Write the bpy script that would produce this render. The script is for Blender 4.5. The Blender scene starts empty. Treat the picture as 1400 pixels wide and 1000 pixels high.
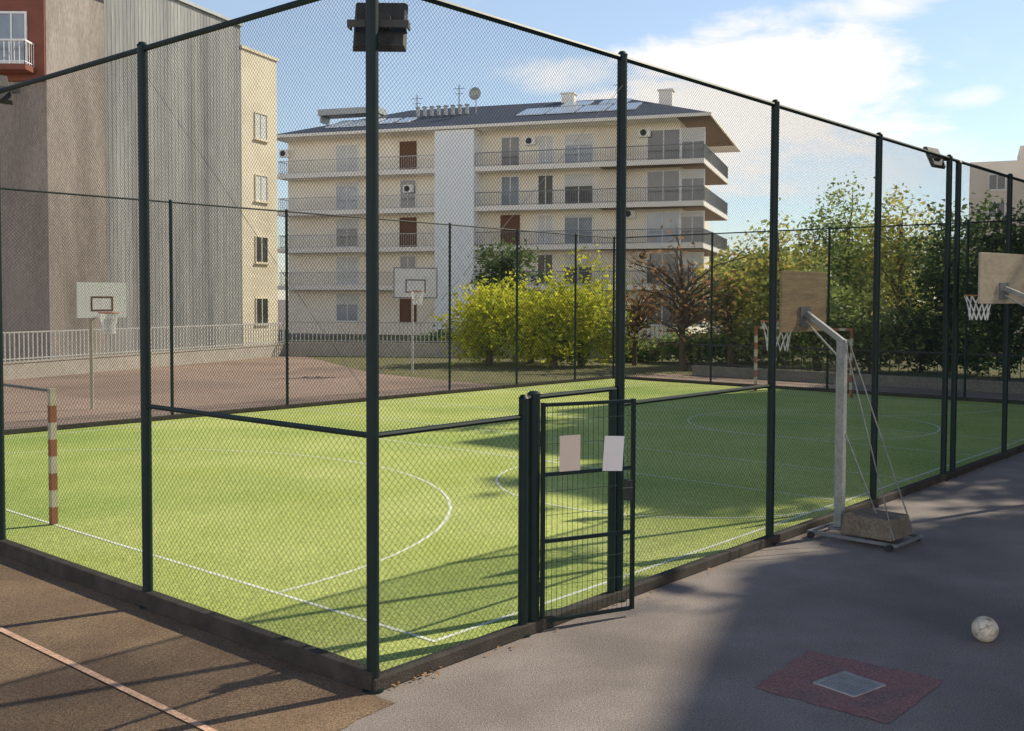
import bpy, bmesh, math, random
from mathutils import Vector, Matrix, noise
random.seed(11)
S=bpy.context.scene; COL=S.collection; R=math.radians
# ------------------------------------------------------------------ camera
CAMZ=2.75; F=1430.0; SH=33.0
camM=Matrix.Translation((0,0,CAMZ))@Matrix.Rotation(R(90-2.28),4,'X')@Matrix.Rotation(R(.22),4,'Z')
cd=bpy.data.cameras.new('camera'); cam=bpy.data.objects.new('camera',cd); COL.objects.link(cam)
cam.matrix_world=camM; cd.sensor_width=36; cd.sensor_fit='HORIZONTAL'; cd.lens=36*F/1400; cd.shift_y=-SH/1400; cd.clip_end=6000; cd.clip_start=.05
S.camera=cam
def ray(px,py): return camM.to_3x3()@Vector(((px-700)/F,-(py-500+SH)/F,-1))
def G(px,py,z=0):
    d=ray(px,py); return Vector((0,0,CAMZ))+d*((z-CAMZ)/d.z)
def D(px,py,Y):
    d=ray(px,py); return Vector((0,0,CAMZ))+d*(Y/d.y)
def zat(px,py,Y): return D(px,py,Y).z
def xat(px,Y): return D(px,410,Y).x
C0=G(510,945)
UR=Vector((.656,.755,0)).normalized(); UL=Vector((-UR.y,UR.x,0))
AR=math.atan2(UR.y,UR.x); AL=AR+math.pi/2
LR=25.2; LL=15.9
def P(r,l,z=0): return C0+UR*r+UL*l+Vector((0,0,z))
# ------------------------------------------------------------------ materials
def _n(nt,t,**k):
    n=nt.nodes.new(t)
    for a,b in k.items(): setattr(n,a,b)
    return n
def mat(name,c1,c2=None,scale=4,rough=.8,bump=0,bscale=60,metal=0,detail=6,fine=0,fscale=200,spec=.3,stretch=None,c3=None,s3=.3,lo3=.48,hi3=.66):
    m=bpy.data.materials.new(name); m.use_nodes=True; nt=m.node_tree; b=nt.nodes['Principled BSDF']
    b.inputs['Roughness'].default_value=rough; b.inputs['Metallic'].default_value=metal
    b.inputs['Specular IOR Level'].default_value=spec
    c2=c2 or tuple(x*.8 for x in c1)
    tc=_n(nt,'ShaderNodeTexCoord'); vec=tc.outputs['Object']
    if stretch:
        mp=_n(nt,'ShaderNodeMapping'); mp.inputs['Scale'].default_value=stretch; nt.links.new(vec,mp.inputs[0]); vec=mp.outputs[0]
    no=_n(nt,'ShaderNodeTexNoise'); no.inputs['Scale'].default_value=scale; no.inputs['Detail'].default_value=detail; no.inputs['Roughness'].default_value=.6
    nt.links.new(vec,no.inputs['Vector'])
    cr=_n(nt,'ShaderNodeValToRGB'); cr.color_ramp.elements[0].position=.35; cr.color_ramp.elements[1].position=.65
    cr.color_ramp.elements[0].color=(*c1,1); cr.color_ramp.elements[1].color=(*c2,1)
    nt.links.new(no.outputs['Fac'],cr.inputs[0]); out=cr.outputs[0]
    if c3:
        n3=_n(nt,'ShaderNodeTexNoise'); n3.inputs['Scale'].default_value=s3; n3.inputs['Detail'].default_value=5
        nt.links.new(vec,n3.inputs['Vector'])
        r3=_n(nt,'ShaderNodeMapRange'); r3.inputs[1].default_value=lo3; r3.inputs[2].default_value=hi3; nt.links.new(n3.outputs['Fac'],r3.inputs[0])
        mx=_n(nt,'ShaderNodeMix',data_type='RGBA'); nt.links.new(r3.outputs[0],mx.inputs[0]); nt.links.new(out,mx.inputs[6]); mx.inputs[7].default_value=(*c3,1); out=mx.outputs[2]
    if fine:
        nf=_n(nt,'ShaderNodeTexNoise'); nf.inputs['Scale'].default_value=fscale; nf.inputs['Detail'].default_value=3
        nt.links.new(vec,nf.inputs['Vector'])
        mr=_n(nt,'ShaderNodeMapRange'); mr.inputs[1].default_value=.3; mr.inputs[2].default_value=.7; mr.inputs[3].default_value=1-fine; mr.inputs[4].default_value=1+fine
        nt.links.new(nf.outputs['Fac'],mr.inputs[0])
        mx=_n(nt,'ShaderNodeMix',data_type='RGBA',blend_type='MULTIPLY'); mx.inputs[0].default_value=1
        nt.links.new(out,mx.inputs[6]); nt.links.new(mr.outputs[0],mx.inputs[7]); out=mx.outputs[2]
    nt.links.new(out,b.inputs['Base Color'])
    if bump:
        nb=_n(nt,'ShaderNodeTexNoise'); nb.inputs['Scale'].default_value=bscale; nb.inputs['Detail'].default_value=4
        nt.links.new(vec,nb.inputs['Vector'])
        bp=_n(nt,'ShaderNodeBump'); bp.inputs['Strength'].default_value=bump; bp.inputs['Distance'].default_value=.02
        nt.links.new(nb.outputs['Fac'],bp.inputs['Height']); nt.links.new(bp.outputs[0],b.inputs['Normal'])
    return m
def leafmat(name,c,v=.35,tr=.55):
    m=bpy.data.materials.new(name); m.use_nodes=True; nt=m.node_tree; b=nt.nodes['Principled BSDF']; o=nt.nodes['Material Output']
    b.inputs['Roughness'].default_value=.55; b.inputs['Specular IOR Level'].default_value=.25
    tc=_n(nt,'ShaderNodeTexCoord'); no=_n(nt,'ShaderNodeTexNoise'); no.inputs['Scale'].default_value=2.2; no.inputs['Detail'].default_value=4
    nt.links.new(tc.outputs['Object'],no.inputs['Vector'])
    cr=_n(nt,'ShaderNodeValToRGB'); cr.color_ramp.elements[0].position=.3; cr.color_ramp.elements[1].position=.7
    cr.color_ramp.elements[0].color=(*[x*(1-v) for x in c],1); cr.color_ramp.elements[1].color=(*[min(.9,x*(1+v)) for x in c],1)
    nt.links.new(no.outputs['Fac'],cr.inputs[0]); nt.links.new(cr.outputs[0],b.inputs['Base Color'])
    t=_n(nt,'ShaderNodeBsdfTranslucent'); nt.links.new(cr.outputs[0],t.inputs['Color'])
    mx=_n(nt,'ShaderNodeMixShader'); mx.inputs[0].default_value=tr
    nt.links.new(b.outputs[0],mx.inputs[1]); nt.links.new(t.outputs[0],mx.inputs[2]); nt.links.new(mx.outputs[0],o.inputs[0])
    return m
M={}
M['asphalt']=mat('asphalt',(.265,.22,.195),(.345,.292,.262),1.2,.9,.6,120,fine=.42,fscale=75,c3=(.195,.163,.15),s3=.35)
M['clay']=mat('clay_court',(.20,.128,.078),(.275,.185,.112),1.5,.92,.6,120,fine=.5,fscale=70,c3=(.14,.09,.06),s3=.5)
M['turf']=mat('turf',(.50,.57,.15),(.61,.66,.22),.5,.9,.8,120,fine=.42,fscale=40,c3=(.38,.49,.125),s3=.18,spec=.1)
M['pinkcourt']=mat('tan_court',(.36,.25,.195),(.43,.31,.245),.8,.9,.3,60,fine=.15,c3=(.28,.2,.16),s3=.2)
M['soil']=mat('planted_soil',(.16,.15,.07),(.22,.20,.09),1.5,.95,.8,20,fine=.4,fscale=14)
M['redpaint']=mat('red_paint',(.33,.15,.135),(.39,.205,.18),3,.85,.4,90,fine=.35,fscale=50,c3=(.25,.155,.14),s3=3)
M['white_line']=mat('white_line',(.87,.88,.78),(.70,.74,.52),5,.8,fine=.2,fscale=40)
M['pink_line']=mat('pink_line',(.70,.44,.31),(.50,.31,.2),7,.8,fine=.3,fscale=60)
M['green']=mat('green_paint',(.004,.015,.016),(.006,.02,.02),8,.5,spec=.3)
M['wire']=mat('green_wire',(.009,.034,.028),(.013,.042,.034),8,.6,spec=.15)
M['net']=mat('net_wire',(.02,.026,.026),(.03,.036,.035),8,.75,spec=.1)
M['kerb']=mat('kerb_edging',(.04,.034,.029),(.07,.06,.05),5,.9,.5,60,fine=.3)
M['concrete']=mat('concrete',(.44,.40,.34),(.52,.48,.42),4,.9,.5,50,fine=.15)
M['oldwall']=mat('weathered_wall',(.20,.19,.16),(.27,.255,.215),2,.9,.5,40,fine=.2,fscale=12)
M['ballast']=mat('counterweight_concrete',(.15,.12,.09),(.21,.175,.135),6,.9,.6,40,fine=.3,fscale=40)
M['steel']=mat('galvanised_steel',(.33,.34,.33),(.42,.43,.42),9,.5,metal=.4)
M['steelm']=mat('dull_grey_paint',(.25,.26,.255),(.33,.335,.32),6,.65,fine=.15,fscale=30)
M['steeld']=mat('worn_steel',(.16,.17,.18),(.24,.25,.26),9,.6,metal=.3)
M['rail']=mat('railing_paint',(.48,.47,.45),(.56,.55,.52),9,.6)
M['dark']=mat('dark_metal',(.025,.027,.03),(.04,.04,.045),8,.5)
M['lamp']=mat('lamp_housing',(.05,.048,.045),(.075,.072,.068),6,.6)
M['wood']=mat('plywood',(.35,.25,.135),(.43,.32,.185),3,.75,stretch=(1,1,8),fine=.12,fscale=9,c3=(.28,.2,.115),s3=1.2)
M['wboard']=mat('weathered_board',(.48,.40,.29),(.40,.33,.235),3,.75,stretch=(1,1,3),fine=.12,fscale=9)
M['white']=mat('white_paint',(.88,.88,.86),(.8,.8,.78),3,.6)
M['fred']=mat('faded_red',(.30,.12,.07),(.24,.09,.05),5,.7)
M['fwhite']=mat('faded_white',(.5,.46,.36),(.42,.39,.3),5,.7)
M['orange']=mat('orange_paint',(.6,.25,.12),(.5,.2,.1),5,.5)
M['netw']=mat('white_cord',(.85,.85,.83),(.78,.78,.76),5,.9)
M['paper']=mat('paper',(.88,.82,.79),(.86,.8,.77),9,.9)
M['pinkpaper']=mat('tan_paper',(.80,.64,.53),(.77,.61,.5),9,.9)
M['cream']=mat('cream_render',(.92,.85,.73),(.88,.80,.68),.6,.9,.2,30,c3=(.83,.75,.63),s3=.25)
M['creamlt']=mat('balcony_band',(.92,.87,.79),(.86,.80,.72),.7,.9)
M['tower']=mat('white_render',(.92,.93,.94),(.88,.9,.92),.8,.9,stretch=(1,1,.3))
M['beige']=mat('beige_render',(.82,.73,.56),(.76,.67,.51),.6,.9,.2,30,c3=(.68,.59,.45),s3=.3)
M['clad']=mat('grey_cladding',(.31,.305,.29),(.40,.39,.375),.5,.7,stretch=(2.5,2.5,.15),c3=(.20,.20,.20),s3=.4,fine=.2,fscale=8,lo3=.42,hi3=.7)
M['brownwall']=mat('weathered_render',(.35,.30,.265),(.43,.375,.335),.9,.95,.5,25,fine=.2,fscale=12,c3=(.23,.195,.17),s3=.5,lo3=.4,hi3=.72,stretch=(1.5,1.5,.35))
M['redwall']=mat('red_render',(.25,.095,.065),(.20,.08,.055),1,.9,.2,30)
M['roof']=mat('slate_roof',(.05,.06,.085),(.085,.095,.12),3,.6,.4,12)
M['glass']=mat('window_glass',(.16,.21,.27),(.28,.32,.37),.8,.12,spec=.7)
M['glassd']=mat('dark_glass',(.04,.045,.05),(.08,.085,.09),.8,.12,spec=.7)
M['shutter']=mat('brown_shutter',(.14,.065,.035),(.18,.085,.05),2,.7,stretch=(1,1,14))
M['blind']=mat('pale_blind',(.72,.72,.7),(.6,.6,.59),1,.8,stretch=(1,1,14))
M['soffit']=mat('brown_soffit',(.24,.17,.12),(.2,.14,.10),2,.8,stretch=(1,6,1))
M['solar']=mat('solar_glass',(.42,.5,.6),(.5,.58,.68),.6,.12,spec=.8)
M['palewall']=mat('pale_block',(.78,.69,.57),(.72,.63,.52),.5,.9)
M['bark']=mat('bark',(.10,.07,.05),(.15,.11,.08),6,.95,.8,25,stretch=(1,1,.3))
M['lens']=mat('lamp_glass',(.5,.52,.52),(.6,.62,.62),4,.2,spec=.6)
M['litter']=mat('dry_leaf',(.30,.15,.055),(.40,.23,.085),9,.8)
M['iron']=mat('cast_iron',(.42,.41,.40),(.33,.32,.31),8,.75,.5,60)
# ------------------------------------------------------------------ mesh builder
class MB:
    def __init__(s): s.v=[]; s.f=[]; s.m=[]
    def add(s,vs,fs,m=0):
        o=len(s.v); s.v+=[tuple(x) for x in vs]
        for f in fs: s.f.append(tuple(i+o for i in f)); s.m.append(m)
    def box(s,x0,y0,z0,x1,y1,z1,m=0):
        s.add([(x0,y0,z0),(x1,y0,z0),(x1,y1,z0),(x0,y1,z0),(x0,y0,z1),(x1,y0,z1),(x1,y1,z1),(x0,y1,z1)],
              [(0,3,2,1),(4,5,6,7),(0,1,5,4),(1,2,6,5),(2,3,7,6),(3,0,4,7)],m); return s
    def quad(s,a,b,c,d,m=0): s.add([a,b,c,d],[(0,1,2,3)],m); return s
    def poly(s,pts,m=0): s.add(pts,[tuple(range(len(pts)))],m); return s
    def tube(s,p,q,r,n=8,r2=None,cap=True,m=0):
        p=Vector(p); q=Vector(q); d=(q-p).normalized(); r2=r if r2 is None else r2
        a=d.cross(Vector((0,0,1)) if abs(d.z)<.9 else Vector((1,0,0))).normalized(); b=d.cross(a)
        vs=[];fs=[]
        for i in range(n):
            t=2*math.pi*i/n; o=a*math.cos(t)+b*math.sin(t); vs.append(p+o*r); vs.append(q+o*r2)
        for i in range(n):
            j=(i+1)%n; fs.append((2*i,2*j,2*j+1,2*i+1))
        if cap: fs.append(tuple(2*i for i in range(n))[::-1]); fs.append(tuple(2*i+1 for i in range(n)))
        s.add(vs,fs,m); return s
    def bar(s,p,q,w,h,m=0,up=(0,0,1)):
        p=Vector(p); q=Vector(q); d=(q-p).normalized(); u=Vector(up)
        if abs(d.dot(u))>.95: u=Vector((1,0,0))
        a=d.cross(u).normalized()*w/2; b=a.cross(d).normalized()*h/2
        s.add([p-a-b,p+a-b,p+a+b,p-a+b,q-a-b,q+a-b,q+a+b,q-a+b],[(0,3,2,1),(4,5,6,7),(0,1,5,4),(1,2,6,5),(2,3,7,6),(3,0,4,7)],m); return s
    def path(s,pts,rs,n=7,m=0):
        for i in range(len(pts)-1):
            s.tube(pts[i],pts[i+1],rs[i] if isinstance(rs,list) else rs,n,rs[i+1] if isinstance(rs,list) else rs,True,m)
        return s
    def mesh(s,name,mats,smooth=False,fix=True):
        me=bpy.data.meshes.new(name); me.from_pydata(s.v,[],s.f)
        for k in (mats if isinstance(mats,(list,tuple)) else [mats]): me.materials.append(k)
        if any(s.m): me.polygons.foreach_set('material_index',s.m)
        if fix:
            bm=bmesh.new(); bm.from_mesh(me); bmesh.ops.recalc_face_normals(bm,faces=bm.faces); bm.to_mesh(me); bm.free()
        if smooth:
            me.polygons.foreach_set('use_smooth',[True]*len(me.polygons)); me.set_sharp_from_angle(angle=R(40))
        me.update(); return me
    def build(s,name,mats,parent=None,smooth=False,bevel=0,fix=True):
        return link(name,s.mesh(name,mats,smooth,fix),parent,bevel)
def link(name,me,parent=None,bevel=0):
    o=bpy.data.objects.new(name,me); COL.objects.link(o)
    if parent: o.parent=parent
    if bevel:
        b=o.modifiers.new('bevel','BEVEL'); b.width=bevel; b.segments=2; b.limit_method='ANGLE'
    return o
def tag(o,label=None,cat=None,group=None,kind=None):
    for k,v in (('label',label),('category',cat),('group',group),('kind',kind)):
        if v: o[k]=v
    return o
def thing(name,label,cat,loc=(0,0,0),rz=0,group=None):
    o=bpy.data.objects.new(name,None); COL.objects.link(o); o.location=loc; o.rotation_euler=(0,0,rz); o.empty_display_size=.3
    return tag(o,label,cat,group)
def struct(name,mb,m,label=None):
    o=mb.build(name,m,fix=False); o['kind']='structure'; o['label']=label or name.replace('_',' '); o['category']='ground'; return o
# ------------------------------------------------------------------ ground
B=3000
struct('ground',MB().quad((-B,-B,0),(B,-B,0),(B,B,0),(-B,B,0)),M['asphalt'],'dark grey asphalt yard around the fenced pitch')
def rl(pts,z): return MB().poly([P(r,l,z) for r,l in pts])
rd=random.Random(5); eg=[(-.05-k*.12,-.30-.02*k+rd.uniform(-.06,.06)) for k in range(110)]
struct('clay_ground',rl(eg+[(-14,17),(-.05,17)],.004),M['clay'],'dark brown grainy playground surface left of the pitch')
struct('turf',rl([(.06,.06),(LR-.1,.06),(LR-.1,LL-.1),(.06,LL-.1)],.008),M['turf'],'green artificial turf inside the fence')
struct('red_track',rl([(LR+.12,-3),(LR+3.2,-3),(LR+3.2,LL+.12),(LR+.12,LL+.12)],.004),M['pinkcourt'],'reddish strip behind the far end of the turf')
struct('neighbouring_court',rl([(-12,LL+.12),(20,LL+.12),(21,LL+8),(27,LL+20),(-12,LL+20)],.006),M['pinkcourt'],'tan brown hard court behind the far long fence')
struct('planting_ground',rl([(19,LL+.121),(LR+3.2,LL+.121),(LR+3.2,-6),(LR+40,-6),(LR+40,LL+40),(-4,LL+40),(-4,LL+9.51),(19,LL+9.51)],.002),M['soil'],'planted ground under the trees behind the pitch')
pc=((1030,940),(1105,890),(1293,930),(1215,990)); patch=[]
for i in range(4):
    a,b=Vector(pc[i]),Vector(pc[(i+1)%4])
    for k in range(16):
        q=a.lerp(b,k/16); patch.append(G(q.x+random.uniform(-2,2),q.y+random.uniform(-1.1,1.1),.004))
struct('painted_patch',MB().poly(patch[::-1]),M['redpaint'],'faded red painted patch on the asphalt around the manhole')
mk=MB()
def line(r0,l0,r1,l1,w=.042,z=.012):
    a=P(r0,l0,z); b=P(r1,l1,z); d=(b-a).normalized(); n=Vector((-d.y,d.x,0))*w/2; mk.quad(a-n,b-n,b+n,a+n)
def arc(rc,lc,rad,a0,a1,n=40,w=.042):
    for i in range(n):
        t0=a0+(a1-a0)*i/n; t1=a0+(a1-a0)*(i+1)/n; z=.0125
        q=[(rc+(rad+k)*math.cos(t),lc+(rad+k)*math.sin(t)) for t,k in ((t0,-w/2),(t1,-w/2),(t1,w/2),(t0,w/2))]
        mk.quad(*[P(a,b,z) for a,b in q])
line(1.02,.4,1.02,15.2); line(1.05,.42,23.9,.42,z=.0115); line(1.05,15.2,23.9,15.2,z=.0115); line(23.9,.4,23.9,15.2)
line(11.3,.45,11.3,15.15); line(8.9,.45,8.9,15.15); line(14.6,.45,14.6,15.15)
arc(1.05,8.1,5.6,-math.pi/2,math.pi/2); arc(23.87,8.1,5.6,math.pi/2,1.5*math.pi)
arc(8.7,3.0,2.7,math.pi*.35,1.45*math.pi,40,.038); arc(17.2,4.8,2.7,0,2*math.pi,48,.04)
line(17.2,.45,17.2,9,.04,z=.0122)
struct('pitch_markings',mk,M['white_line'],'thin white lines and arcs painted on the turf')
mk=MB(); line(-1.15,-.3,-1.15,16,.055,z=.012)
struct('playground_line',mk,M['pink_line'],'pale pink line on the brown playground')
# ------------------------------------------------------------------ chain link fences
H=4.95; PR=.045
pcache={}
def panel(name,parent,x0,w,z0,z1,step,r,m):
    k=(round(w,2),round(z1-z0,3),step,r)
    if k not in pcache:
        mb=MB(); h=z1-z0
        for fam in (0,1):
            c=-h+step*.5; y=r*.9*(1 if fam else -1)
            while c<w:
                a=max(0,c); b=min(w,c+h)
                if b-a>.01:
                    n=max(1,int((b-a)/.22))
                    for i in range(n):
                        s=a+(b-a)*i/n; e=a+(b-a)*(i+1)/n
                        if fam: mb.tube((w-s,y,s-c),(w-e,y,e-c),r,3,cap=False)
                        else: mb.tube((s,y,s-c),(e,y,e-c),r,3,cap=False)
                c+=step
        pcache[k]=mb.mesh('mesh_panel',m,fix=False)
    o=link(name,pcache[k],parent); o.location=(x0,0,z0); return o
def post(parent,x,h=H,r=PR,name='post'):
    mb=MB().tube((x,0,0),(x,0,h),r,12).tube((x,0,h),(x,0,h+.03),r*1.15,12,r*.6)
    mb.tube((x,0,.0),(x,0,.02),r*1.7,12)
    return mb.build(name,M['green'],parent,True)
def rail(parent,x0,x1,z,r=.024,name='rail'):
    return MB().tube((x0,0,z),(x1,0,z),r,8).build(name,M['green'],parent,True)
def fence(label,loc,rz,posts,mids,skiplow=None,braces=(),detail=True,first=True,kh=.10):
    t=thing('chain_link_fence',label,'fence',loc,rz)
    n=len(posts)
    for i,x in enumerate(posts):
        if i==0 and not first: continue
        post(t,x,H,PR if detail else .036)
    e0=posts[0]; e1=posts[-1]
    rail(t,e0,e1,H-.03,.026 if detail else .02,'top_rail')
    MB().box(e0-.03,-.05,0,e1-.05,.05,kh).build('kerb',M['kerb'],t,bevel=.01)
    for i in range(n-1):
        a,b=posts[i]+PR*.5,posts[i+1]-PR*.5; w=b-a
        panel('upper_mesh',t,a,w,1.8,H-.03,.036 if detail else .08,.00125 if detail else .002,M['net'])
        if skiplow and i==skiplow[0]: panel('lower_mesh',t,a,skiplow[1]-a,.1,1.8,.06,.0014,M['wire'])
        else: panel('lower_mesh',t,a,w,.1,1.8,.06 if detail else .09,.0014 if detail else .002,M['wire'])
    for (a,b,z) in mids: rail(t,a,b,z,.022,'middle_rail')
    for (a,za,b,zb) in braces: MB().tube((a,-.03,za),(b,-.03,zb),.0022,5).build('brace_wire',M['steeld'],t)
    return t
rp=[0,2.97,5.92,8.87,11.6,14.7,17.65,20.6,23.55,LR]
rf=fence('tall green chain link fence with the gate, running from the near corner to the right',C0,AR,
  rp,[(0,1.62,1.8),(2.97,5.92,1.8),(1.62,2.97,1.95)],(0,1.6),[(0,2.2,2.97,4.7)])
post(rf,12.02,H-.05)
post(rf,1.62,1.95,.04,'gate_side_post')
lf=fence('tall green chain link fence running from the near corner to the left behind the goal',C0,AL,
  [0,3,6,9,12,15,LL],[(0,3,1.8)],None,[(0,2.0,3,4.7)],True,False,.15)
ff=fence('far long side chain link fence with the neighbouring court behind it',P(0,LL),AR,[0,4,8,11.2,14.2,17,20,23,LR],[],None,(),False,False)
ef=fence('far short side chain link fence behind the far goal',P(LR,0),AL,[0,4,8,12,LL],[],None,(),False,False)
# gate
hinge=P(1.79,-.0)
gate_a=R(27)
g=thing('metal_gate','green metal mesh gate standing slightly open with two notices','gate',hinge,gate_a)
MB().tube((-.03,.0,0),(-.03,.0,1.98),.055,14).tube((-.03,0,1.98),(-.03,0,2.0),.06,14,.03).build('gate_post',M['green'],g,True)
W=.97; fr=MB()
for x in (.06,W-.02): fr.box(x-.017,-.017,.06,x+.017,.017,1.9)
for z in (.07,.74,1.3,1.88): fr.box(.077,-.015,z-.015,W-.037,.015,z+.015)
fr.build('gate_frame',M['green'],g,bevel=.004)
inf=MB(); x=.11
while x<W-.05: inf.tube((x,0.022,.07),(x,.022,1.88),.002,5); x+=.05
z=.15
while z<1.88: inf.tube((.06,.026,z),(W-.02,.026,z),.002,4); z+=.2
inf.build('wire_infill',M['wire'],g)
MB().box(W-.10,-.035,1.02,W-.045,.035,1.2).build('lock_box',M['dark'],g,bevel=.006)
MB().tube((W-.08,-.03,1.14),(W-.08,-.08,1.14),.009,8).tube((W-.08,-.08,1.14),(W-.18,-.08,1.14),.009,8).build('handle',M['dark'],g,True)
for z in (.35,1.6): MB().tube((.01,-.01,z-.06),(.01,-.01,z+.06),.02,8).build('hinge',M['dark'],g,True)
MB().tube((1.07,-.0,0),(1.07,-.0,1.95),.035,12).build('latch_post',M['green'],rf,True).location=(1.79,0,0)
def notice(s,z,w,h,tilt,m,label):
    mb=MB(); n=6
    for i in range(n):
        a=-w/2+w*i/n; b=-w/2+w*(i+1)/n; c=lambda x:-.25*x*x
        mb.quad((a,c(a),-h/2),(b,c(b),-h/2),(b,c(b),h/2),(a,c(a),h/2))
    o=mb.build('notice_sheet',m,None,True,fix=False)
    d=Vector((math.cos(gate_a),math.sin(gate_a),0)); nn=Vector((d.y,-d.x,0))
    o.location=hinge+d*s+nn*.028+Vector((0,0,z)); o.rotation_euler=(0,R(tilt),gate_a)
    tag(o,label,'notice')
notice(.30,1.47,.2,.3,0,M['pinkpaper'],'tan paper notice on the gate, nearer its hinge side')
notice(.73,1.44,.2,.3,4,M['paper'],'pinkish white paper notice, slightly tilted, beside the gate lock')
# floodlights
def floodlight(loc,rz,label,w=.4,h=.36):
    t=thing('floodlight',label,'floodlight',loc,rz,'floodlights on the fence posts')
    mb=MB(); a=w/2; b=h/2
    mb.add([(-a,0,-b),(a,0,-b),(a,0,b),(-a,0,b),(-a*.9,-.05,-b*.88),(a*.9,-.05,-b*.88),(a*.9,-.05,b*.88),(-a*.9,-.05,b*.88)],
      [(0,1,2,3),(4,7,6,5),(0,4,5,1),(1,5,6,2),(2,6,7,3),(3,7,4,0)])
    mb.box(-a*.4,-.085,-b*.3,a*.4,-.049,b*.3)
    hs=mb.build('housing',M['lamp'],t,bevel=.006); hs.rotation_euler=(R(-25),0,0); hs.location=(0,.2,0)
    ln=MB().box(-a*.93,.002,-b*.93,a*.93,.012,b*.93).build('lens',M['lens'],t); ln.rotation_euler=(R(-25),0,0); ln.location=(0,.2,0)
    MB().bar((-a-.015,.18,0),(-a-.015,.0,-.02),.012,.05).bar((a+.015,.18,0),(a+.015,0,-.02),.012,.05).bar((-a-.02,.0,-.02),(a+.02,.0,-.02),.012,.05).build('bracket',M['lamp'],t)
floodlight(P(0.06,.01,4.67),AR-R(48),'grey floodlight seen from behind on the near corner post',.38,.42)
floodlight(P(.05,6,5.0),AL-R(90),'floodlight on the leftmost fence post, cut by the picture edge')
floodlight(P(11.6,.05,4.95),AR-R(8),'floodlight on the fence post past the portable hoop')
# ------------------------------------------------------------------ goals
def goal(label,loc,rz,h=1.7,thin=False):
    t=thing('goal',label,'goal',loc,rz,'red and white pitch goals')
    def striped(p,q,name):
        p=Vector(p); q=Vector(q); n=max(2,int((q-p).length/.2)); mb=MB()
        for i in range(n): mb.bar(p.lerp(q,i/n),p.lerp(q,(i+1)/n),.075,.075,i%2)
        return mb.build(name,[M['fred'],M['fwhite']],t)
    striped((0,-1.5,.02),(0,-1.5,h),'goal_post'); striped((0,1.5,.02),(0,1.5,h),'goal_post')
    if thin: MB().tube((0,-1.5,h-.03),(0,1.5,h-.03),.018,8).build('crossbar',M['steeld'],t,True)
    else: striped((0,-1.54,h+.038),(0,1.54,h+.038),'crossbar')
goal('striped goal at the left end of the pitch',P(1.02,8.45),AR,1.66,True)
goal('striped goal at the far right end of the pitch',P(23.9,8.2),AR+math.pi,1.9)
# ------------------------------------------------------------------ basketball hoops
def ring_pts(c,rad,n): return [Vector((c[0]+rad*math.cos(2*math.pi*i/n),c[1]+rad*math.sin(2*math.pi*i/n),c[2])) for i in range(n+1)]
def rim_net(t,cx,z,rad,drop=.4,cord=.006):
    rm=MB().path(ring_pts((cx,0,z),rad,20),.01 if cord<.01 else .018,6).bar((cx-rad-.12,0,z),(cx-rad,0,z),.12,.02)
    rm.build('rim',M['orange'],t,True)
    nb=MB(); n=12; lv=[(rad,0),(rad*.82,-drop*.33),(rad*.68,-drop*.66),(rad*.62,-drop)]
    for k in range(3):
        for i in range(n):
            for s in (.5,-.5):
                a=2*math.pi*(i+.5*(k%2))/n; b=2*math.pi*(i+.5*(k%2)+s)/n
                nb.tube((cx+lv[k][0]*math.cos(a),lv[k][0]*math.sin(a),z+lv[k][1]),(cx+lv[k+1][0]*math.cos(b),lv[k+1][0]*math.sin(b),z+lv[k+1][1]),cord,4,cap=False)
    nb.build('net',M['netw'],t)
def board(t,x,zc,w,h,m,frame,mark,lw=.03,border=True,back=True):
    b=MB().box(x-.015,-w/2,zc-h/2,x+.015,w/2,zc+h/2).build('backboard',m,t,bevel=.004)
    def rect(mb,w,h,zc,e,x0,x1):
        mb.box(x0,-w/2,zc-h/2,x1,w/2,zc-h/2+e); mb.box(x0,-w/2,zc+h/2-e,x1,w/2,zc+h/2)
        mb.box(x0,-w/2,zc-h/2+e,x1,-w/2+e,zc+h/2-e); mb.box(x0,w/2-e,zc-h/2+e,x1,w/2,zc+h/2-e)
    q=MB(); rect(q,w*.45,h*.42,zc-h*.1,lw*1.3,x+.017,x+.02)
    if border: rect(q,w-.03,h-.03,zc,lw,x+.017,x+.02)
    q.build('board_marking',mark,b)
    r=MB()
    if back: rect(r,w*.5,h*.7,zc,.03,x-.04,x-.017)
    else: r.box(x-.035,-.12,zc-.3,x-.017,.12,zc-.06)
    r.build('board_bracket',frame,b)
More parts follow.
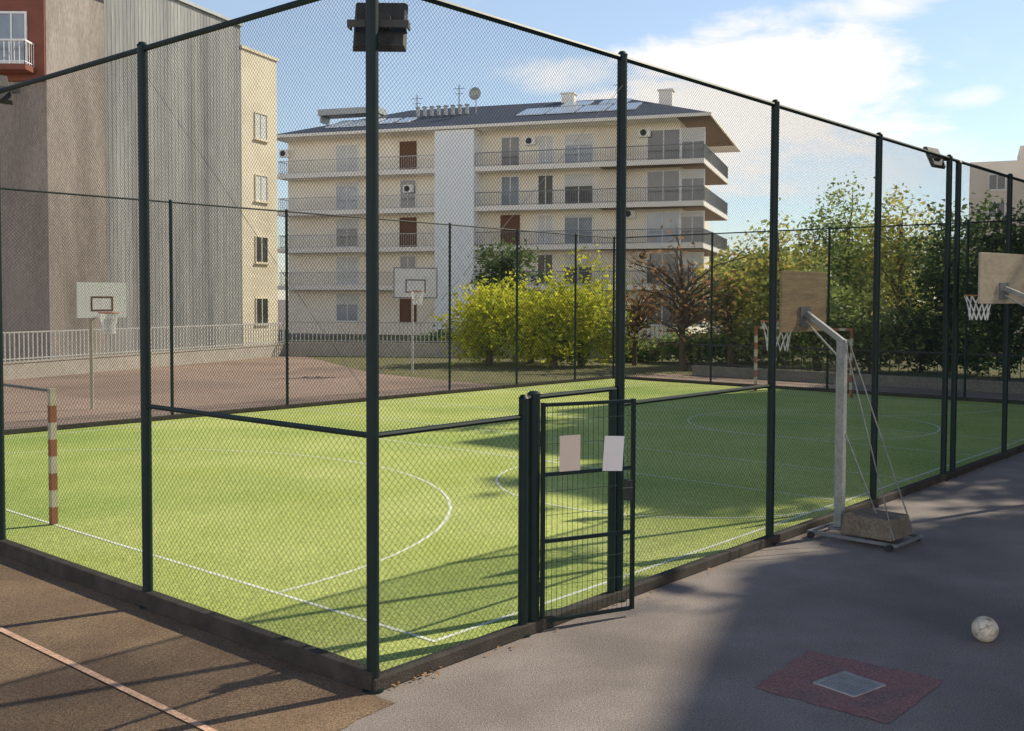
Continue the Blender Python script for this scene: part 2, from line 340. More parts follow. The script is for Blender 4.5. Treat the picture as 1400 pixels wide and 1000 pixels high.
def portable(label,loc,rz,bm,up=0,bw=1.08,reach=.5):
    t=thing('portable_hoop',label,'basketball hoop',loc,rz,'portable basketball hoops on the asphalt')
    MB().box(-.05,-.05,.1,.05,.05,2.3+up).build('column',M['steelm'],t,bevel=.01)
    MB().bar((-.02,0,2.27+up),(reach-.04,0,2.60+up),.065,.065).bar((.05,.0,2.1+up),(reach-.04,.0,2.5+up),.022,.022).build('arm',M['steelm'],t,bevel=.008)
    MB().tube((-.05,-.05,2.3+up),(-.78,-.26,.1),.008,6).tube((-.05,.05,2.3+up),(-.78,.26,.1),.008,6).tube((-.06,0,1.2),(-.55,0,.1),.008,6).build('strut',M['steeld'],t,True)
    fr=MB()
    for y in (-.34,.34): fr.box(-.85,y-.018,.05,.22,y+.018,.085)
    for x in (-.85,-.4,.185): fr.box(x,-.322,.052,x+.035,.322,.083)
    fr.box(-.1,-.08,.07,.1,.08,.105)
    fr.build('base_frame',M['steeld'],t)
    c=MB(); c.add([(-.76,-.28,.086),(-.14,-.28,.086),(-.14,.28,.086),(-.76,.28,.086),(-.73,-.25,.32),(-.17,-.25,.32),(-.17,.25,.32),(-.73,.25,.32)],
      [(0,3,2,1),(4,5,6,7),(0,1,5,4),(1,2,6,5),(2,3,7,6),(3,0,4,7)])
    c.build('counterweight',M['ballast'],t,bevel=.02)
    for x in (-.78,.16):
        for y in (-.38,.38): MB().tube((x,y-.016,.04),(x,y+.016,.04),.04,12).build('wheel',M['dark'],t,True)
    board(t,reach,2.74+up,bw,.72,bm,M['steeld'],M['dark'],.03,True,back=False)
    rim_net(t,reach+.34,2.5+up,.2,.36)
    return t
ph=G(1147,732)
portable('portable hoop with plywood backboard and concrete counterweight, outside the fence',ph,AL-R(3),M['wood'])
portable('portable hoop with beige board at the right picture edge',Vector((xat(1452,14.4),14.4,0)),R(128),M['wboard'],.34,1.3,.84)
def pole_hoop(label,loc,rz,ph,zc,w,h,zr,rad,pm,pr):
    t=thing('pole_hoop',label,'basketball hoop',loc,rz,'white pole hoops on the neighbouring court')
    MB().tube((0,0,0),(0,0,ph),pr,10).build('pole',pm,t,True)
    MB().bar((0,0,ph-.1),(.62,0,zc),.07,.07).bar((0,0,ph-.5),(.62,0,zc-h*.3),.05,.05).build('arm',pm,t)
    board(t,.65,zc,w,h,M['white'],M['steel'],M['shutter'] if w<1.4 else M['dark'],.03,w>1.4); rim_net(t,.65+.17+rad,zr,rad,.5,.012)
lp=G(126,560); pole_hoop('white mini hoop on a pole, left behind the far fence',lp,R(-46),2.7,2.7,1.2,.85,2.4,.22,M['fwhite'],.045)
cp=Vector((xat(564,39),39,0)); pole_hoop('taller white hoop in front of the apartment block tower',cp,R(-75),3.3,3.35,1.65,1.15,3.05,.25,M['rail'],.045)
# ------------------------------------------------------------------ ball, manhole, litter
BR=.102
bm=bmesh.new(); bmesh.ops.create_icosphere(bm,subdivisions=4,radius=BR); me=bpy.data.meshes.new('ball'); bm.to_mesh(me); bm.free()
bmat=mat('worn_ball',(.72,.64,.52),(.55,.48,.37),9,.6,c3=(.34,.27,.19),s3=16)
nt=bmat.node_tree; vo=_n(nt,'ShaderNodeTexVoronoi',feature='DISTANCE_TO_EDGE'); vo.inputs['Scale'].default_value=11; tc=_n(nt,'ShaderNodeTexCoord'); nt.links.new(tc.outputs['Object'],vo.inputs['Vector'])
mr=_n(nt,'ShaderNodeMapRange'); mr.inputs[2].default_value=.03; nt.links.new(vo.outputs['Distance'],mr.inputs[0])
bp=_n(nt,'ShaderNodeBump'); bp.inputs['Distance'].default_value=.006; nt.links.new(mr.outputs[0],bp.inputs['Height']); nt.links.new(bp.outputs[0],nt.nodes['Principled BSDF'].inputs['Normal'])
me.materials.append(bmat); me.polygons.foreach_set('use_smooth',[True]*len(me.polygons))
ball=link('ball',me); ball.location=G(1350,880)+Vector((0,.05,BR)); ball.rotation_euler=(.4,.7,.2); tag(ball,'worn off-white ball lying on the shaded asphalt','ball')
a,b,c,d=[G(*q) for q in ((1118,936),(1175,956),(1206,936),(1146,920))]
ctr=(a+b+c+d)/4; mw=(c-b).length; ml=(b-a).length; rz=math.atan2((b-a).y,(b-a).x)
t=thing('manhole_cover','square grey manhole cover set in the red painted patch','manhole cover',ctr,rz)
hw=ml/2; hh=mw/2
f=MB()
for q in ((-hw,-hh,hw,-hh+.03),(-hw,hh-.03,hw,hh),(-hw,-hh+.03,-hw+.03,hh-.03),(hw-.03,-hh+.03,hw,hh-.03)): f.box(q[0],q[1],.002,q[2],q[3],.014)
f.build('frame',M['iron'],t)
f=MB().box(-hw+.034,-hh+.034,.002,hw-.034,hh-.034,.009); n=9
for i in range(n):
    for j in range(n):
        x=-hw+.045+(2*hw-.09)*(i+.5)/n; y=-hh+.045+(2*hh-.09)*(j+.5)/n; s=(2*hw-.09)/n*.36; s2=(2*hh-.09)/n*.36
        f.box(x-s,y-s2,.0085,x+s,y+s2,.013)
f.build('lid',M['iron'],t)
lt=MB()
def leaf(p,s):
    u=Vector((random.uniform(-1,1),random.uniform(-1,1),random.uniform(-.3,.3))).normalized()*s; v=Vector((-u.y,u.x,random.uniform(-.3,.3)*s))*.6
    lt.quad(p-u,p-v,p+u,p+v)
for i in range(80):
    if i<55: r=random.uniform(.2,14); p=P(r,-.07-abs(random.gauss(0,.05)),.02)
    elif i<72: p=P(random.uniform(.1,.6),-.065-abs(random.gauss(0,.025)),.03)
    else: p=P(random.uniform(-3,14),-random.uniform(.2,6),.015)
    leaf(p,random.uniform(.012,.025))
o=lt.build('fallen_leaves',M['litter'],fix=False); tag(o,'dry brown leaves scattered along the kerb','leaves',kind='stuff')
# ------------------------------------------------------------------ buildings
def window(t,x,z,w,h,y,pane,frame=None,flip=1,name='window',mull=True,axis='x',e=.08):
    f=MB(); o=-.06*flip
    def bx(mb,x0,z0,x1,z1,ya,yb):
        ya,yb=min(ya,yb),max(ya,yb)
        if axis=='x': mb.box(x0,ya,z0,x1,yb,z1)
        else: mb.box(ya,x0,z0,yb,x1,z1)
    bx(f,x,z,x+e,z+h,y,y+o); bx(f,x+w-e,z,x+w,z+h,y,y+o); bx(f,x+e,z+h-e,x+w-e,z+h,y,y+o); bx(f,x+e,z,x+w-e,z+e,y,y+o)
    if mull: bx(f,x+w/2-.03,z+e,x+w/2+.03,z+h-e,y,y+o*.8)
    bx(f,x-.08,z-.06,x+w+.08,z,y,y+o*2)
    wo=f.build(name,frame or M['white'],t)
    p=MB(); bx(p,x+e*.9,z+e*.9,x+w-e*.9,z+h-e*.9,y+o*.1,y+o*.35); p.build('pane',pane,wo)
# --- apartment block
A=Vector((-18.4,82.5,0)); AX=Vector((.949,-.316,0)).normalized(); aang=math.atan2(AX.y,AX.x)
ap=thing('apartment_building','long cream apartment block with balconies and dark hipped roof','building',A,aang)
def ax(px,yl=0):
    k=(px-700)/F; ay=Vector((-AX.y,AX.x,0)); o=A+ay*yl
    return (k*o.y-o.x)/(AX.x-k*AX.y)
xe=33.2; wy=1.5; xw=31.3
MB().box(0,wy,0,xw,17,15.3).build('wall',M['cream'],ap)
tx0,tx1=ax(595),ax(648)
MB().box(tx0,-.15,0,tx1,wy-.003,15.25).build('stair_tower',M['tower'],ap)
slabs=[.9,3.8,6.7,9.6,12.5]
def railing(mb,p,q,h=1.0):
    p=Vector(p);q=Vector(q); n=max(2,int((q-p).length/.18))
    mb.bar(p+Vector((0,0,h)),q+Vector((0,0,h)),.06,.06); mb.bar(p+Vector((0,0,.1)),q+Vector((0,0,.1)),.03,.03)
    for i in range(n+1):
        c=p.lerp(q,i/n); mb.bar(c,c+Vector((0,0,h)),.02,.02)
for z in slabs[1:]:
    s=MB().box(-.1,0,z-.34,tx0-.004,wy-.003,z).build('balcony',M['creamlt'],ap)
    mb=MB(); railing(mb,(0,.06,z),(tx0-.06,.06,z)); railing(mb,(0,.06,z),(0,wy-.1,z)); mb.build('railing',M['rail'],s)
    s=MB().box(tx1+.004,0,z-.34,xe,wy-.003,z).box(xw+.003,wy-.002,z-.34,xe,14,z).build('balcony',M['creamlt'],ap)
    mb=MB(); railing(mb,(tx1+.06,.06,z),(xe-.06,.06,z)); railing(mb,(xe-.06,.06,z),(xe-.06,13.9,z)); mb.build('railing',M['steeld'],s)
    MB().box(xw-5.5,.1,z-.365,xe-.1,wy-.02,z-.343).box(xw+.05,wy-.018,z-.365,xe-.1,13.9,z-.343).build('soffit',M['soffit'],s)
    MB().box(ax(845)-.1,.25,z,ax(845)+.1,wy-.003,z+2.5).build('partition',M['creamlt'],ap)
rnd=random.Random(4)
for fi,z in enumerate([.9]+slabs[1:]):
    for px,w,kinds in ((475,2.0,'gbdgb'),(558,1.4,'sdsds'),(697,1.5,'gbsgd'),(745,1.25,'bdbdb'),(790,2.2,'gdgdg'),(905,2.4,'ddgdd'),(945,1.7,'ddddd')):
        k=kinds[fi]; pane={'g':M['glass'],'b':M['blind'],'s':M['shutter'],'d':M['glassd']}[k]
        x=ax(px,wy); window(ap,x-w/2,z+.08,w,2.25,wy,pane,M['shutter'] if k=='s' else M['white'])
        if k in 'gd' and 1.5<w<2.4:
            MB().box(x-w/2+.06,wy-.075,z+1.5+rnd.uniform(-.3,.6),x+w/2-.06,wy-.062,z+2.28).build('roller_blind',M['blind'],ap)
    for y,w in ((4,1.6),(8,1.6),(11.5,1.2)):
        window(ap,y,z+.08,w,2.15,xw,M['glassd'],M['white'],-1,axis='y')
for px,z in ((725,14.1),(880,14.3),(392,14.0),(880,5.6),(860,8.6),(560,10.9)):
    x=ax(px,wy); u=MB().box(x-.42,wy-.36,z,x+.42,wy-.004,z+.6).build('air_conditioner',M['white'],ap,bevel=.03)
    MB().tube((x-.08,wy-.362,z+.3),(x-.08,wy-.375,z+.3),.23,16).build('fan_grille',M['dark'],u)
rb=MB(); x0,x1,y0,y1=-.6,xe+.5,-.4,18; ze=15.3
rb.box(x0,y0,ze,x1,y1,ze+.22,1)
rh=3.3
v=[(x0+.1,y0+.1,ze+.225),(x1-.1,y0+.1,ze+.225),(x1-.1,y1-.1,ze+.225),(x0+.1,y1-.1,ze+.225),(x0+8,(y0+y1)/2,ze+rh),(x1-8,(y0+y1)/2,ze+rh)]
rb.add(v,[(0,1,5,4),(1,2,5),(2,3,4,5),(3,0,4)])
ro=rb.build('roof',[M['roof'],M['creamlt']],ap)
MB().box(xw+.05,y0+.1,ze-.024,x1-.1,14,ze-.003).build('eave_soffit',M['soffit'],ro)
def rz_(y): return ze+.225+(y-y0-.1)*(rh-.225)/((y1-y0)/2-.1)
def onroof(xa,xb,ya,yb,name,m,off=.12):
    q=MB(); q.add([(xa,ya,rz_(ya)+off),(xb,ya,rz_(ya)+off),(xb,yb,rz_(yb)+off),(xa,yb,rz_(yb)+off),(xa,ya,rz_(ya)+off-.08),(xb,ya,rz_(ya)+off-.08),(xb,yb,rz_(yb)+off-.08),(xa,yb,rz_(yb)+off-.08)],
      [(0,1,2,3),(7,6,5,4),(0,4,5,1),(1,5,6,2),(2,6,7,3),(3,7,4,0)]); q.build(name,m,ro)
for i in range(4): onroof(ax(690)+i*2.3,ax(690)+i*2.3+2.1,2.5,5.2,'solar_panel',M['solar'])
for i in range(2): onroof(ax(735)+i*3,ax(735)+i*3+2.2,5.8,7.6,'solar_panel',M['solar'])
for i in range(3): onroof(ax(432)+i*1.4,ax(432)+i*1.4+1.1,1.5,4.4,'skylight',M['solar'])
for i in range(2): onroof(ax(500)+i*1.5,ax(500)+i*1.5+1.1,2.2,4.2,'skylight',M['solar'])
MB().box(ax(440,6),5.4,rz_(5.4)+.5,ax(520,6),7.2,rz_(5.4)+1.0).box(ax(442,6),5.5,rz_(5.5)-.1,ax(444,6),7.0,rz_(5.5)+.5).box(ax(516,6),5.5,rz_(5.5)-.1,ax(518,6),7.0,rz_(5.5)+.5).build('roof_unit',M['steel'],ro)
for i in range(8):
    x=ax(535)+i*.6; MB().tube((x,5,rz_(5)),(x,5,rz_(5)+.7),.16,8).tube((x,5,rz_(5)+.7),(x,5,rz_(5)+.8),.25,8,.1).build('vent_pipe',M['steel'],ro,True)
for px,y in ((776,8.4),(908,7)):
    x=ax(px,y); MB().box(x-.5,y-.4,rz_(y)-.6,x+.5,y+.4,rz_(y)+.55).box(x-.6,y-.5,rz_(y)+.55,x+.6,y+.5,rz_(y)+.67).build('chimney',M['creamlt'],ro)
for px,hh_ in ((627,2.2),(570,1.6),(845,1.7)):
    x=ax(px,6); MB().tube((x,6,rz_(6)),(x,6,rz_(6)+hh_),.04,6).tube((x-.5,6,rz_(6)+hh_-.3),(x+.5,6,rz_(6)+hh_-.3),.025,5).tube((x-.35,6,rz_(6)+hh_-.7),(x+.35,6,rz_(6)+hh_-.7),.025,5).build('antenna',M['steeld'],ro)
x=ax(650,5); z=rz_(5)+1.5
q=MB().tube((x,5,rz_(5)),(x,5,z),.04,6); n=18; vs=[]; fs=[]
for k in range(5):
    r=.1+.1*k
    for i in range(n): vs.append((x+r*math.cos(2*math.pi*i/n),4.85-.5*(r*r),z+r*math.sin(2*math.pi*i/n)))
for k in range(4):
    for i in range(n): fs.append((k*n+i,k*n+(i+1)%n,(k+1)*n+(i+1)%n,(k+1)*n+i))
fs.append(tuple(range(n))); q.add(vs,fs); q.build('satellite_dish',M['steel'],ro,True,fix=False)
# --- grey clad building
LBo=Vector((-12.9,50,0)); LX=Vector((.353,.935,0)).normalized(); lang=math.atan2(LX.y,LX.x)
lb=thing('clad_building','building with tall grey ribbed wall and beige end with four windows','building',LBo,lang)
mb=MB(); pitch=.225; n=int(9/pitch); prof=[]
for i in range(n):
    x=-9+i*pitch; prof+=[(x,-.0),(x+.14,-.0),(x+.16,-.012),(x+.205,-.012)]
prof.append((0,0)); k=len(prof)
vs=[(x,y,0) for x,y in prof]+[(x,y,15.6) for x,y in prof]
mb.add(vs,[(i,i+1,k+i+1,k+i) for i in range(k-1)]); mb.box(-8.99,.005,0,-.005,12,15.58)
mb.build('ribbed_wall',M['clad'],lb,fix=False)
MB().box(-9.05,-.12,15.6,.05,12,15.75).build('coping',M['steel'],lb)
MB().box(.002,-.02,0,3.0,12,14.6).build('end_wall',M['beige'],lb)
MB().box(-.02,-.1,14.603,3.08,12,14.75).build('end_coping',M['beige'],lb)
for z in (1.2,4.2,7.2,10.2): window(lb,1.05,z+.3,1.05,1.3,-.02,M['blind' if z in (7.2,10.2) else 'glassd'],M['beige'],e=.05)
# brown + red
BW=LBo-LX*9; RE=LBo-LX*12
rbd=thing('red_building','dark red building with grey-brown lower walls and white balcony railing','building',RE,0)
w=BW-RE; nrm=Vector((-LX.y,LX.x,0))
mb=MB(); a=Vector((0,0,0)); b=w-LX*.01; hgt=14.3
c_=b+nrm*9; d_=a+nrm*9
mb.add([a,b,c_,d_]+[q+Vector((0,0,hgt)) for q in (a,b,c_,d_)],[(3,2,1,0),(4,5,6,7),(0,1,5,4),(1,2,6,5),(2,3,7,6),(3,0,4,7)])
mb.build('party_wall',M['brownwall'],rbd)
MB().box(-16,.05,0,-.02,9,10.7).build('lower_wall',M['brownwall'],rbd)
MB().box(-16,-.1,10.703,-.02,9,17.5).build('upper_wall',M['redwall'],rbd)
window(rbd,-1.78,11.35,1.15,1.85,-.1,M['glass'],M['white']); window(rbd,-4.5,11.35,1.15,1.85,-.1,M['glass'],M['white'])
s=MB().box(-5.5,-.9,10.95,-.35,-.103,11.15).build('balcony',M['redwall'],rbd); mb=MB(); railing(mb,(-5.4,-.85,11.15),(-.4,-.85,11.15),.85); railing(mb,(-.4,-.85,11.15),(-.4,-.12,11.15),.85); mb.build('railing',M['white'],s)
# --- pale block far right, unseen blocks and lamp post added to cast shade
pb=thing('pale_building','beige flat roofed block far behind the trees at right','building',(xat(1322,92),92,0),R(-24))
MB().box(0,0,0,22,12,14.9).box(4,2,14.9,14,10,16.4).build('wall',M['palewall'],pb)
for fz in (4,7,10,12.4):
    for i in range(6): window(pb,1.5+i*3.4,fz,1.4,1.4,0,M['glassd'],M['white'])
edge=(UR*-.932+UL*-.362).normalized()
sb=thing('yard_shade_block','unseen tall block added to shade the right side of the yard','building',P(31.5,-9.4),math.atan2(edge.y,edge.x))  # unseen block, turned and sized to shade the right-hand asphalt
MB().box(0,0,0,26,12,22).build('wall',M['palewall'],sb)
for fz in (1.2,4.2,7.2,10.2,13.2,16,19):
    for i in range(8): window(sb,1.5+i*3,fz,1.4,1.6,0,M['glassd'],M['white'],1)
st=thing('stepped_shade_block','unseen stepped block added to shade the right and far pitch','building',P(33,-4.5),AR)  # unseen block, its steps shaped to throw solid shade over the pitch
MB().box(0,-2.9,0,9,.4,21.8).box(2.5,.403,0,9.5,4.0,21.5).box(7.5,4.006,0,13,6.3,21).build('wall',M['palewall'],st)
for fz in (1.5,4.5,7.5,10.5,13.5): window(st,-2.2,fz,1.3,1.5,0,M['glassd'],M['white'],1,axis='y')
lpst=thing('streak_caster_post','unseen lamp post shape added to cast a streak on the asphalt','lamp post',P(16,-5.5),AL)  # unseen post added to throw a shadow streak across the asphalt
MB().tube((0,0,0),(0,0,10),.09,10,.05).tube((0,0,0),(0,0,.5),.13,10).build('pole',M['steel'],lpst,True)
MB().tube((0,0,9.95),(1.0,0,10.2),.035,8).build('arm',M['steel'],lpst,True)
MB().box(.9,-.15,10.14,1.6,.15,10.26).build('lamp_head',M['steel'],lpst,bevel=.03)
# --- walls and railings
def lowwall(label,p,q,h,th,m,rh=0,rm=None,sp=.14,bw=.03):
    p=Vector(p);q=Vector(q); L=(q-p).length; t=thing('boundary_wall',label,'wall',p,math.atan2((q-p).y,(q-p).x))
    MB().box(0,-th/2,0,L,th/2,h).box(-.03,-th/2-.03,h,L+.03,th/2+.03,h+.06).build('wall',m,t)
    if rh:
        mb=MB(); n=int(L/sp); z=h+.06
        mb.box(0,-.02,z+rh-.05,L,.02,z+rh); mb.box(0,-.02,z+.06,L,.02,z+.1)
        for i in range(n+1):
            x=L*i/n; mb.box(x-bw/2,-.014,z,x+bw/2,.014,z+rh-.002)
        mb.build('railing',rm,t)
n_=Vector((LX.y,-LX.x,0))*1.6
lowwall('low wall with pale slatted railing below the grey ribbed building',LBo-LX*20+n_,LBo+LX*1.0+n_,.55,.2,M['concrete'],1.0,M['rail'],.2,bw=.045)
e=LBo+LX*1.1+n_
lowwall('low pale wall with railing behind the neighbouring court, below the apartment block',e,(7.5,49,0),.6,.2,M['concrete'],1.0,M['rail'],.2,bw=.04)
lowwall('low weathered wall with thin dark railing behind the far end of the pitch',P(LR+3.4,LL-1.2),P(LR+3.4,-5),.3,.2,M['oldwall'],.8,M['dark'],.3,bw=.018)
# ------------------------------------------------------------------ trees
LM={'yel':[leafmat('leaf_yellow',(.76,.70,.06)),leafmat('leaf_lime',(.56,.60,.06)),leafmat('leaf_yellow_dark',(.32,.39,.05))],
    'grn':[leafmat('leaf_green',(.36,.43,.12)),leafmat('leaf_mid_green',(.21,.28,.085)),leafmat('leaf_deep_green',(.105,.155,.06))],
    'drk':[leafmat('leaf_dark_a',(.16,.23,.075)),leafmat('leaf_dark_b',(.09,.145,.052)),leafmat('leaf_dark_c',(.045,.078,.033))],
    'shd':[leafmat('leaf_caster_a',(.08,.12,.04),.3,.1),leafmat('leaf_caster_b',(.06,.09,.03),.3,.1),leafmat('leaf_caster_c',(.04,.06,.025),.3,.1)],  # nearly opaque leaves for the unseen trees added as shade casters
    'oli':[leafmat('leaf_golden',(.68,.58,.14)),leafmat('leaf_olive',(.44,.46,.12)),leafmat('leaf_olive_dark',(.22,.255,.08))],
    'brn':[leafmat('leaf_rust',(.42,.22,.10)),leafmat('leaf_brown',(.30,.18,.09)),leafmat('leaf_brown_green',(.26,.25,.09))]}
def tree(label,X,Y,h,rx,kind,ncl=110,per=55,leaf=.13,z0=None,cat='tree',name='tree',tr=.13,group='trees around the pitch',seed=1,limbs=16,lumpy=.6):
    rd=random.Random(seed); t=thing(name,label,cat,(X,Y,0),rd.uniform(0,6),group)
    z0=h*.28 if z0 is None else z0; zc=(h+z0)/2; rz=(h-z0)/2; off=rd.uniform(0,99)
    tb=MB(); bend=rd.uniform(-.3,.3)
    trunk=[Vector((0,0,0)),Vector((bend*.3,0,z0*.6+.2)),Vector((bend,.1,zc)),Vector((bend*1.2,.15,zc+rz*.6))]
    tb.path(trunk,[tr*1.25,tr,tr*.65,tr*.2],8)
    cl=[]
    for i in range(ncl):
        d=Vector((rd.gauss(0,1),rd.gauss(0,1),rd.gauss(0,1))).normalized()
        lump=1+lumpy*noise.noise(d*1.7+Vector((off,0,0)))
        q=rd.random()**.45*lump
        c=Vector((d.x*rx*q,d.y*rx*q,zc+d.z*rz*q)); c.z=max(c.z,z0*.8+.1)
        cl.append((c,q))
    for i in range(0,ncl,max(1,ncl//limbs)):
        c=cl[i][0]; s=trunk[1].lerp(trunk[3],min(.9,max(0.05,(c.z-z0)/(h-z0+.01)*.8))); md=s.lerp(c,.5)+Vector((rd.uniform(-.15,.15),rd.uniform(-.15,.15),.12*(c-s).length))
        tb.path([s,md,c],[tr*.42,tr*.25,tr*.08],5)
        if limbs>20:
            for k in range(3):
                e=c+Vector((rd.gauss(0,.35),rd.gauss(0,.35),rd.uniform(.1,.6))); tb.tube(md.lerp(c,.5),e,tr*.12,4,tr*.04)
    tb.build('trunk',M['bark'],t,True)
    vs=[];fs=[];mi=[]
    for c,q in cl:
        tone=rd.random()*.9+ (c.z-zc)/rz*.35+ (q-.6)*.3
        cr=rx*rd.uniform(.10,.19)+.10
        for k in range(per):
            p=c+Vector((rd.gauss(0,cr),rd.gauss(0,cr),rd.gauss(0,cr*.75)))
            if p.z<.05: continue
            u=Vector((rd.gauss(0,1),rd.gauss(0,1),rd.gauss(0,.6))).normalized(); w=u.cross(Vector((rd.gauss(0,1),rd.gauss(0,1),rd.gauss(0,1)))).normalized()
            s=leaf*rd.uniform(.5,1.15); o=len(vs)
            vs+= [p-u*s,p-w*s*.5,p+u*s,p+w*s*.5]; fs.append((o,o+1,o+2,o+3))
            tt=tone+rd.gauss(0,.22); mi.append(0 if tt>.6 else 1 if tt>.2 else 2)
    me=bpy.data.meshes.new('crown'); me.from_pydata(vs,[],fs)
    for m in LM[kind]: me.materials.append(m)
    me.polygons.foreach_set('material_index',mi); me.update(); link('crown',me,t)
def tpx(label,px,top,wpx,Y,kind,seed,**k):
    h=zat(px,top,Y); tree(label,xat(px,Y),Y,h*.97,wpx*Y/F/2*.92,kind,seed=seed,**k)
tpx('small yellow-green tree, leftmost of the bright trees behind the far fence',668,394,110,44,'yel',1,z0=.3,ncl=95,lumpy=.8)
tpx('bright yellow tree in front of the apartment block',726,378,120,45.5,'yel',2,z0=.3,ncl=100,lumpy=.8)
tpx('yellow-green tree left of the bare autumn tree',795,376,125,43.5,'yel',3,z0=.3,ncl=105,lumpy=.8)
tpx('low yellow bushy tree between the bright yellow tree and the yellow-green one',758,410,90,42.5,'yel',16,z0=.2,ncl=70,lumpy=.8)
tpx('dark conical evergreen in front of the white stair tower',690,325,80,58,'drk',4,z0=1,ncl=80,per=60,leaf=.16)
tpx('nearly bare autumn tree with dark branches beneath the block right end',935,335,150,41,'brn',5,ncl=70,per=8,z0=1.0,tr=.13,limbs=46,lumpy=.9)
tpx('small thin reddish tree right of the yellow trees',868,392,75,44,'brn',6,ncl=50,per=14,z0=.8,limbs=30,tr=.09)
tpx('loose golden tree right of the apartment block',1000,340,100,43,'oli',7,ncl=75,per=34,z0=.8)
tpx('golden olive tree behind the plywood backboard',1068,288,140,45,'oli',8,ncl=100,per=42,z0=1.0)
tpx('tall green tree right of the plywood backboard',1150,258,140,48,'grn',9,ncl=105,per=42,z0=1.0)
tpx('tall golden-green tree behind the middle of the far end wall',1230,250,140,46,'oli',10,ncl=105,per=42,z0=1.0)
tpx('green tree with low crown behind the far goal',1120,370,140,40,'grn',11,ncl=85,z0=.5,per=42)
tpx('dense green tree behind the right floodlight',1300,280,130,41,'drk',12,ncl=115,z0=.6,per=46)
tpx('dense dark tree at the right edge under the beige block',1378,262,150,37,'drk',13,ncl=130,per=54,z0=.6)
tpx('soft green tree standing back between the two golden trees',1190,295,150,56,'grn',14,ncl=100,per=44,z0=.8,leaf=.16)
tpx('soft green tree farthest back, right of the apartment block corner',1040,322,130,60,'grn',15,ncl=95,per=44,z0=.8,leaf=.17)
LB=['unseen tall tree added to shade the pitch','second unseen tall tree added to shade the pitch','third unseen tall tree added to shade the pitch','unseen tree added to shade the ground around the portable hoop','unseen sparse tree added to dapple the shade edge in the yard','sixth unseen tree added to shade the far end']  # unseen trees added to cast shade on pitch and yard
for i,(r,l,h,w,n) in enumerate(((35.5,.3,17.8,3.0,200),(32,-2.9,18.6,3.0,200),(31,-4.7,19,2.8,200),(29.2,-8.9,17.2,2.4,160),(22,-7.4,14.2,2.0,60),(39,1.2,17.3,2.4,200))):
    tree(LB[i],P(r,l).x,P(r,l).y,h,w,'shd',ncl=n,per=60 if i!=4 else 30,leaf=.3 if i!=4 else .19,seed=30+i,z0=1.5 if i!=4 else 4,group='unseen trees added to cast shade',lumpy=.6)
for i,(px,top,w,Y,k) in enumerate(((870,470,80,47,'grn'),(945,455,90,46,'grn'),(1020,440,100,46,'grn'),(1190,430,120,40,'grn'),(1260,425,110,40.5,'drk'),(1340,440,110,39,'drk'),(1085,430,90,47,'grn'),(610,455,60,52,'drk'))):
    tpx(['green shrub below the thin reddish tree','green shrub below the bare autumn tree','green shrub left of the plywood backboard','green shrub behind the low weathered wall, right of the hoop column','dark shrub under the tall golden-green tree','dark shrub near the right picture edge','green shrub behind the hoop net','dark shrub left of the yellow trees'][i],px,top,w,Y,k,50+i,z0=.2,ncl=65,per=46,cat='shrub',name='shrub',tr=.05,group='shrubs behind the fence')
# distant tree belt
tb=MB(); rd=random.Random(3)
for i in range(5200):
    X=rd.uniform(14,110); Y=rd.uniform(96,112); z=rd.random()**.7*(7.5+2.5*noise.noise(Vector((X*.12,0,3))))
    u=Vector((rd.gauss(0,1),rd.gauss(0,1),rd.gauss(0,1))).normalized(); w=u.cross(Vector((rd.gauss(0,1),rd.gauss(0,1),rd.gauss(0,1)))).normalized(); s=rd.uniform(.3,.7); p=Vector((X,Y,z))
    tb.add([p-u*s,p-w*s*.6,p+u*s,p+w*s*.6],[(0,1,2,3)],rd.choice((0,1,1,2)))
o=tb.build('distant_trees',LM['grn'],fix=False); tag(o,'distant belt of green trees right of the apartment block','trees',kind='stuff')
# ------------------------------------------------------------------ light
AZ=R(60); EL=R(38)
sd=Vector((math.sin(AZ)*math.cos(EL),math.cos(AZ)*math.cos(EL),math.sin(EL)))
sl=bpy.data.lights.new('sun','SUN'); sl.energy=5; sl.angle=R(.55); sl.color=(1,.92,.73)
so=bpy.data.objects.new('sun',sl); COL.objects.link(so); so.rotation_euler=sd.to_track_quat('Z','Y').to_euler()
wd=bpy.data.worlds.new('World'); S.world=wd; wd.use_nodes=True; nt=wd.node_tree; nt.nodes.clear()
out=_n(nt,'ShaderNodeOutputWorld'); bg=_n(nt,'ShaderNodeBackground'); bg.inputs[1].default_value=.15; nt.links.new(bg.outputs[0],out.inputs[0])
sky=_n(nt,'ShaderNodeTexSky'); sky.sky_type='NISHITA'; sky.sun_disc=False; sky.sun_elevation=EL; sky.sun_rotation=AZ; sky.air_density=1; sky.dust_density=.2; sky.ozone_density=2
tc=_n(nt,'ShaderNodeTexCoord'); sx=_n(nt,'ShaderNodeSeparateXYZ'); nt.links.new(tc.outputs['Generated'],sx.inputs[0])
def MT(op,a,b=None,clamp=False):
    n=_n(nt,'ShaderNodeMath',operation=op,use_clamp=clamp)
    for i,x in enumerate((a,b)):
        if x is None: continue
        if isinstance(x,(int,float)): n.inputs[i].default_value=x
        else: nt.links.new(x,n.inputs[i])
    return n.outputs[0]
def SS(x,lo,hi,a=0,b=1):
    m=_n(nt,'ShaderNodeMapRange'); m.interpolation_type='SMOOTHSTEP'
    m.inputs[1].default_value=lo; m.inputs[2].default_value=hi; m.inputs[3].default_value=a; m.inputs[4].default_value=b; nt.links.new(x,m.inputs[0]); return m.outputs[0]
mp=_n(nt,'ShaderNodeMapping'); mp.inputs['Scale'].default_value=(1,1,2.6); nt.links.new(tc.outputs['Generated'],mp.inputs[0])
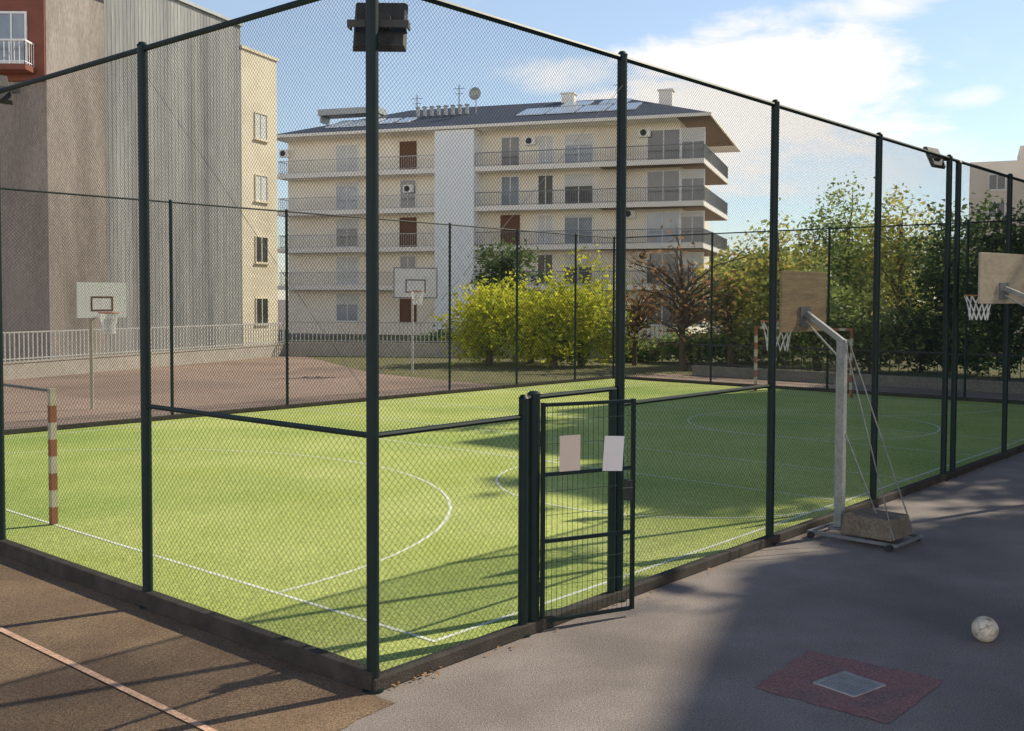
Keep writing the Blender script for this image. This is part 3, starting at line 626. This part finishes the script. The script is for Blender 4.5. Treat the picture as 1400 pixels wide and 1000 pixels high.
def NO(scale,det=9,rough=.6,w=0):
    n=_n(nt,'ShaderNodeTexNoise'); n.inputs['Scale'].default_value=scale; n.inputs['Detail'].default_value=det; n.inputs['Roughness'].default_value=rough; n.inputs['Distortion'].default_value=w
    nt.links.new(mp.outputs[0],n.inputs['Vector']); return n.outputs['Fac']
def blob(px,py,a,b):
    d=ray(px,py).normalized()
    u=MT('DIVIDE',MT('SUBTRACT',sx.outputs[0],d.x),a); v=MT('DIVIDE',MT('SUBTRACT',sx.outputs[2],d.z),b)
    return MT('SUBTRACT',1,MT('ADD',MT('MULTIPLY',u,u),MT('MULTIPLY',v,v)))
n1=NO(9,10,.62,.4); n2=NO(4,10,.65,.6)
def cloud(bl,amp,lo,hi): return SS(MT('ADD',bl,MT('MULTIPLY',MT('SUBTRACT',n1,.5),amp)),lo,hi)
A1=cloud(blob(1035,150,.155,.078),3.2,-.2,.75)
A2=cloud(blob(760,100,.08,.02),3.2,.1,1.3)
A3=cloud(blob(1180,8,.07,.018),3.2,.2,1.2)
A4=cloud(blob(1130,225,.17,.035),3.0,-.2,1.5)
A5=cloud(blob(1310,135,.045,.012),3.0,.0,1.3)
front=MT('MAXIMUM',MT('MAXIMUM',A1,MT('MULTIPLY',A2,.8)),MT('MAXIMUM',MT('MAXIMUM',MT('MULTIPLY',A3,.8),MT('MULTIPLY',A5,.7)),MT('MULTIPLY',A4,.65)))
front=MT('MULTIPLY',front,MT('GREATER_THAN',sx.outputs[1],0))
front=MT('MAXIMUM',front,SS(n2,.52,.85,0.0,.55),True)
tint=_n(nt,'ShaderNodeMix',data_type='RGBA',blend_type='MIX'); tint.inputs[0].default_value=.22; nt.links.new(sky.outputs[0],tint.inputs[6]); tint.inputs[7].default_value=(6.0,6.5,6.9,1)
deep=_n(nt,'ShaderNodeMix',data_type='RGBA',blend_type='MULTIPLY'); nt.links.new(SS(sx.outputs[2],.36,.6,0,1),deep.inputs[0]); nt.links.new(tint.outputs[2],deep.inputs[6]); deep.inputs[7].default_value=(.26,.37,.52,1)
mx=_n(nt,'ShaderNodeMix',data_type='RGBA'); nt.links.new(front,mx.inputs[0]); nt.links.new(deep.outputs[2],mx.inputs[6]); mx.inputs[7].default_value=(7.5,7.2,6.8,1)
bk=MT('MULTIPLY',MT('MULTIPLY',SS(sx.outputs[1],.0,-.4),SS(sx.outputs[2],.28,.10)),SS(n2,.30,.55,.5,1),True)  # bright cloud bank added behind the camera to light the facades
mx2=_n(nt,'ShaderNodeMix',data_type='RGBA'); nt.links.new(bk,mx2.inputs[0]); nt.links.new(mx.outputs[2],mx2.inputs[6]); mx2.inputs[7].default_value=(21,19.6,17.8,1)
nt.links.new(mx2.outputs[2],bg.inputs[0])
S.view_settings.view_transform='Standard'; S.view_settings.look='None'; S.view_settings.exposure=0
